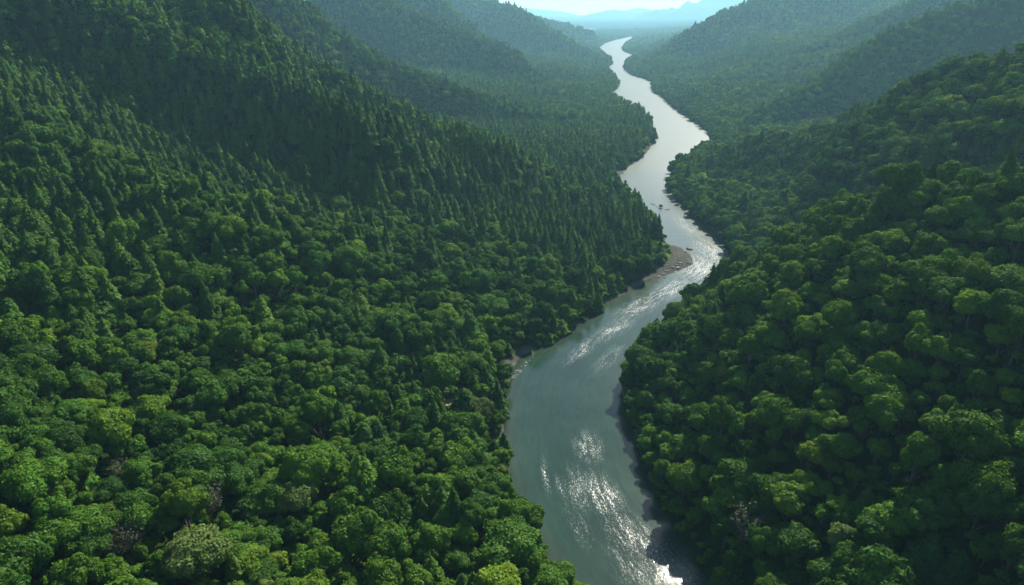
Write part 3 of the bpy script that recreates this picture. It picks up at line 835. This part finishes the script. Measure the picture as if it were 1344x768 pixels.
# ------------------------------------------------------------------ bank details
def rock_mesh(seed):
    rng = np.random.default_rng(seed); V, Fq = ICO2[0].copy(), ICO2[1]
    for k in range(7):
        d = unit(rng.normal(size=3)); c0 = rng.uniform(.55, .85)
        h = V @ d; V = V - np.clip(h - c0, 0, None)[:, None] * d * .85
    V = V * np.array([1.2, .9, .6]) * (1 + .05 * rng.normal(size=(len(V), 1)))
    return smooth_mesh('boulder', V, Fq, M_ROCK, False)
ROCKS = [rock_mesh(s) for s in range(5)]
def put_rock(px, py, s, label, group=None, off=0.0):
    p = on_plane(px, py)
    z = float(ground(np.array([p[0]]), np.array([p[1]]))[0])
    o = link(bpy.data.objects.new('boulder', ROCKS[random.randrange(5)]))
    o.location = (p[0], p[1], max(z, -.1) + s * .12 + off); o.rotation_euler = (random.uniform(-.2, .2), random.uniform(-.2, .2), random.uniform(0, 6.28)); o.scale = (s, s, s)
    tag(o, label, 'boulder', group); return o
for k in range(34):
    t_ = random.random(); q = LB[0]
    px = 672 + t_ * 30 + random.uniform(-2, 2); py = 497 - t_ * 34 + random.uniform(-3, 3)
    put_rock(px, py, random.uniform(.25, .75), 'grey boulder on the gravel strip at the left bank bend', 'boulders on the gravel strip')
for k in range(36):
    t_ = random.random()
    px = 862 + t_ * 44 + random.uniform(-3, 3); py = 366 - t_ * 24 + random.uniform(-3, 4)
    put_rock(px, py, random.uniform(.35, 1.2), 'weathered grey boulder strewn on the gravel point', 'boulders on the gravel point')
put_rock(905, 327, 2.2, 'dark boulder standing in the water off the gravel point')
put_rock(899, 331, 1.5, 'smaller dark boulder between the gravel point and the rock in the water')
put_rock(861.5, 271.5, .8, 'low dark boulder awash beside the leafy snag in midstream')
put_rock(872, 274.5, .7, 'small boulder awash between the leafy snag and the level driftwood log')
put_rock(598, 527, 1.3, 'pale boulder lying in the dirt clearing', off=.2)
put_rock(591, 533, .8, 'small pale boulder at the edge of the dirt clearing', off=.1)

def log(px, py, length, rad, ang, label, z=.1):
    rng = np.random.default_rng(int(px)); n_ = 9; path = []
    for i in range(n_):
        t_ = i / (n_ - 1)
        path.append(((t_ - .5) * length, .35 * math.sin(3 * t_) + rng.normal() * .06, .12 * math.sin(2 * t_), rad * (1 - .6 * t_)))
    br = [path]
    for k in range(4):
        b0 = path[2 + k]; s_ = 1 if k % 2 else -1
        br.append([(b0[0], b0[1], b0[2], rad * .35), (b0[0] + .9, b0[1] + s_ * .9, b0[2] + .5, rad * .2), (b0[0] + 1.5, b0[1] + s_ * 1.5, b0[2] + 1.1, .03)])
    V, Fq = tubes(br, 8)
    o = link(bpy.data.objects.new('driftwood_log', smooth_mesh('driftwood_log', V, Fq, M_DRIFT)))
    p = on_plane(px, py); o.location = (p[0], p[1], z); o.rotation_euler = (0, 0, math.radians(ang))
    tag(o, label, 'driftwood'); return o
log(857, 268, 6.5, .26, 112, 'long driftwood log slanting in midstream above the gravel point')
log(876, 275.5, 4.5, .22, 8, 'driftwood log lying level in midstream beside the leafy snag')
log(860, 358, 5.5, .22, 30, 'pale driftwood log stranded on the gravel point')
def gravel():
    V, Fq, o = [], [], 0
    for px, py, rad, wid in GRAVEL_AT[:6] + GRAVEL_AT[7:10]:
        c = on_plane(px, py)
        m_ = int(min(900, rad * wid * 2.2)); q = c[:2] + RNG.normal(size=(m_, 2)) * rad * .6
        s_ = river_sd(q[:, 0], q[:, 1]); g0 = gravel_mask(q[:, 0], q[:, 1], s_)
        q, s_ = q[(g0 > .4) & (s_ > -1.2)], s_[(g0 > .4) & (s_ > -1.2)]
        z_ = ground(q[:, 0], q[:, 1], s_)
        for k in range(len(q)):
            a_ = RNG.uniform(0, 6.28); sc = RNG.uniform(.10, .34) * (1 + (RNG.uniform() > .93))
            v = ICO1[0] * np.array([1.2, .9, .55]) * sc * (1 + .15 * RNG.normal(size=(len(ICO1[0]), 1)))
            v = np.stack([v[:, 0] * math.cos(a_) - v[:, 1] * math.sin(a_), v[:, 0] * math.sin(a_) + v[:, 1] * math.cos(a_), v[:, 2]], 1)
            V.append(v + np.array([q[k][0], q[k][1], z_[k] + .05])); Fq.append(ICO1[1] + o); o += len(v)
    ob = link(bpy.data.objects.new('gravel', smooth_mesh('gravel', np.concatenate(V), np.concatenate(Fq), M_STONE, False)))
    tag(ob, 'loose grey stones strewn over the gravel bars along the banks', 'gravel', kind='stuff')
gravel()
# snag with a bushy top caught in midstream
V, Fq = broad_crown(77, 1.7, 2.6, .4, 500, .3, 1.0, 6, ICO1)
p = on_plane(867, 273)
r_ = link(bpy.data.objects.new('stranded_shrub', None)); r_.location = (p[0], p[1], 0)
o = link(bpy.data.objects.new('crown', smooth_mesh('shrub_crown', V, Fq, M_LEAF)), r_); o['tint'] = .08
V, Fq = tubes([[(0, 0, -.6, .25), (.1, 0, .6, .16), (.1, .1, 2.0, .05)], [(-2.6, .1, -.1, .3), (0, 0, .15, .3), (2.2, -.3, .05, .2)]])
link(bpy.data.objects.new('trunk', smooth_mesh('shrub_trunk', V, Fq, M_DRIFT)), r_)
tag(r_, 'dark leafy snag caught in midstream between two driftwood logs', 'shrub')

# shrubs along both banks, filling the edge under the trees
SHR = [smooth_mesh('shrub', *broad_crown(60 + s, 1.7, 2.4, -.1, 420, .26, .9, 7, ICO1), M_LEAF) for s in range(3)]
def bank_points(poly, step):
    L_ = np.hypot(*np.diff(poly, axis=0).T); s = np.concatenate([[0], np.cumsum(L_)])
    t_ = np.arange(0, s[-1], step)
    return np.stack([np.interp(t_, s, poly[:, 0]), np.interp(t_, s, poly[:, 1])], 1)
def shrubs():
    pts = []
    for poly in (LB, RB):
        q = bank_points(poly, 2.4); q = q[(q[:, 1] > 110) & (np.hypot(q[:, 0], q[:, 1]) < 620)]
        for p_ in q:
            for k in range(2): pts.append(p_ + RNG.normal(size=2) * 4.0)
    for k in range(70): pts.append(GRASSC[:2] + RNG.normal(size=2) * 11)
    for k in range(40): pts.append(CLEAR[:2] + RNG.normal(size=2) * 9)
    pts = np.array(pts); sd_ = river_sd(pts[:, 0], pts[:, 1]); g0, c0, _g = cover(pts[:, 0], pts[:, 1], sd_)
    k = (sd_ > .2) & (sd_ < 60) & (g0 < .5) & (c0 < .4)
    pts, sd_ = pts[k], sd_[k]; z_ = ground(pts[:, 0], pts[:, 1], sd_)
    px_, py_, f_ = project(pts[:, 0], pts[:, 1], z_ + 1)
    order = np.argsort(f_ + np.where((px_ < 0) | (px_ > W0) | (py_ > H0), 1e5, 0))
    for rank, j in enumerate(order[:290]):
        x_ = pts[j, 0]
        o = link(bpy.data.objects.new('bank_shrub', SHR[rank % 3]))
        s_ = random.uniform(.6, 1.25); o.location = (*pts[j], z_[j] - .1); o.scale = (s_, s_, s_ * random.uniform(.8, 1.1)); o.rotation_euler = (0, 0, random.uniform(0, 6.28))
        o['tint'] = random.uniform(.25, .66)
        if math.hypot(*(pts[j] - GRASSC[:2])) < 32: lab, grp = 'low green shrub on the grassy ground behind the gravel point', 'shrubs behind the gravel point'
        elif math.hypot(*(pts[j] - CLEAR[:2])) < 22: lab, grp = 'low green shrub round the dirt clearing', 'shrubs round the clearing'
        elif left_side(pts[j]): lab, grp = 'low green shrub under the trees along the left bank', 'shrubs along the left bank'
        else: lab, grp = 'low green shrub under the trees along the right bank', 'shrubs along the right bank'
        tag(o, lab, 'shrub', grp)
def left_side(p_):
    i = int(np.argmin(np.hypot(CEN[:, 0] - p_[0], CEN[:, 1] - p_[1]))); i = min(i, len(CEN) - 2)
    t_ = CEN[i + 1] - CEN[i]; d_ = p_ - CEN[i]
    return t_[0] * d_[1] - t_[1] * d_[0] > 0
shrubs()

# ------------------------------------------------------------------ haze
import bmesh
bm = bmesh.new(); bmesh.ops.create_cube(bm, size=1.0)
hz_me = bpy.data.meshes.new('haze'); bm.to_mesh(hz_me); bm.free()
ho = link(bpy.data.objects.new('haze', hz_me)); ho.scale = (40000, 40000, 510); ho.location = (0, 0, 510 / 2 - 4.5)
m, nt, out = new_mat('haze_air')
pv = N(nt, 'ShaderNodeVolumePrincipled'); pv.inputs['Density'].default_value = 0.9e-4
pv.inputs['Color'].default_value = (.37, .73, .93, 1); pv.inputs['Anisotropy'].default_value = .33
nt.links.new(pv.outputs[0], out.inputs['Volume'])
hz_me.materials.append(m); tag(ho, 'pale blue haze hanging over the far valley', 'haze', kind='stuff')

# ------------------------------------------------------------------ light
SUN_EL, SUN_AZ = 40.0, 27.0      # azimuth measured from +Y (view direction) towards +X
wd = bpy.data.worlds.new('World'); S.world = wd; wd.use_nodes = True
nt = wd.node_tree; nt.nodes.clear()
sky = nt.nodes.new('ShaderNodeTexSky'); sky.sky_type = 'NISHITA'; sky.sun_disc = False
sky.sun_elevation = math.radians(SUN_EL); sky.sun_rotation = math.radians(SUN_AZ); sky.altitude = 300; sky.dust_density = .6; sky.air_density = 1.2; sky.ozone_density = 1.6
bg = nt.nodes.new('ShaderNodeBackground'); bg.inputs[1].default_value = .075
wo = nt.nodes.new('ShaderNodeOutputWorld')
nt.links.new(sky.outputs[0], bg.inputs[0]); nt.links.new(bg.outputs[0], wo.inputs[0])
sl = bpy.data.lights.new('sun', 'SUN'); sl.energy = 5.0; sl.angle = math.radians(.5); sl.color = (1, .93, .80)
so = link(bpy.data.objects.new('sun', sl))
e, z_ = math.radians(SUN_EL), math.radians(SUN_AZ)
to_sun = Vector((math.cos(e) * math.sin(z_), math.cos(e) * math.cos(z_), math.sin(e)))
so.rotation_euler = (-to_sun).to_track_quat('-Z', 'Y').to_euler(); so.location = to_sun * 300 + Vector((0, 300, 0))

cam = bpy.data.cameras.new('camera'); co = link(bpy.data.objects.new('camera', cam)); S.camera = co
co.location = (0, 0, CAMH); co.rotation_euler = (math.pi / 2 - PITCH, 0, 0)
cam.sensor_fit = 'HORIZONTAL'; cam.sensor_width = 36; cam.lens = 36 * FPX / W0
cam.clip_start = .5; cam.clip_end = 60000

S.render.engine = 'CYCLES'
cy = S.cycles
cy.use_denoising = True
try: cy.denoiser = 'OPENIMAGEDENOISE'
except Exception: pass
cy.max_bounces = 6; cy.diffuse_bounces = 2; cy.glossy_bounces = 2; cy.transmission_bounces = 3; cy.volume_bounces = 1; cy.transparent_max_bounces = 4
cy.sample_clamp_indirect = 4; cy.sample_clamp_direct = 0
cy.use_adaptive_sampling = True; cy.adaptive_threshold = .02
cy.caustics_reflective = False; cy.caustics_refractive = False
S.view_settings.view_transform = 'Standard'; S.view_settings.look = 'None'
S.view_settings.exposure = 1.12; S.view_settings.gamma = 1.0
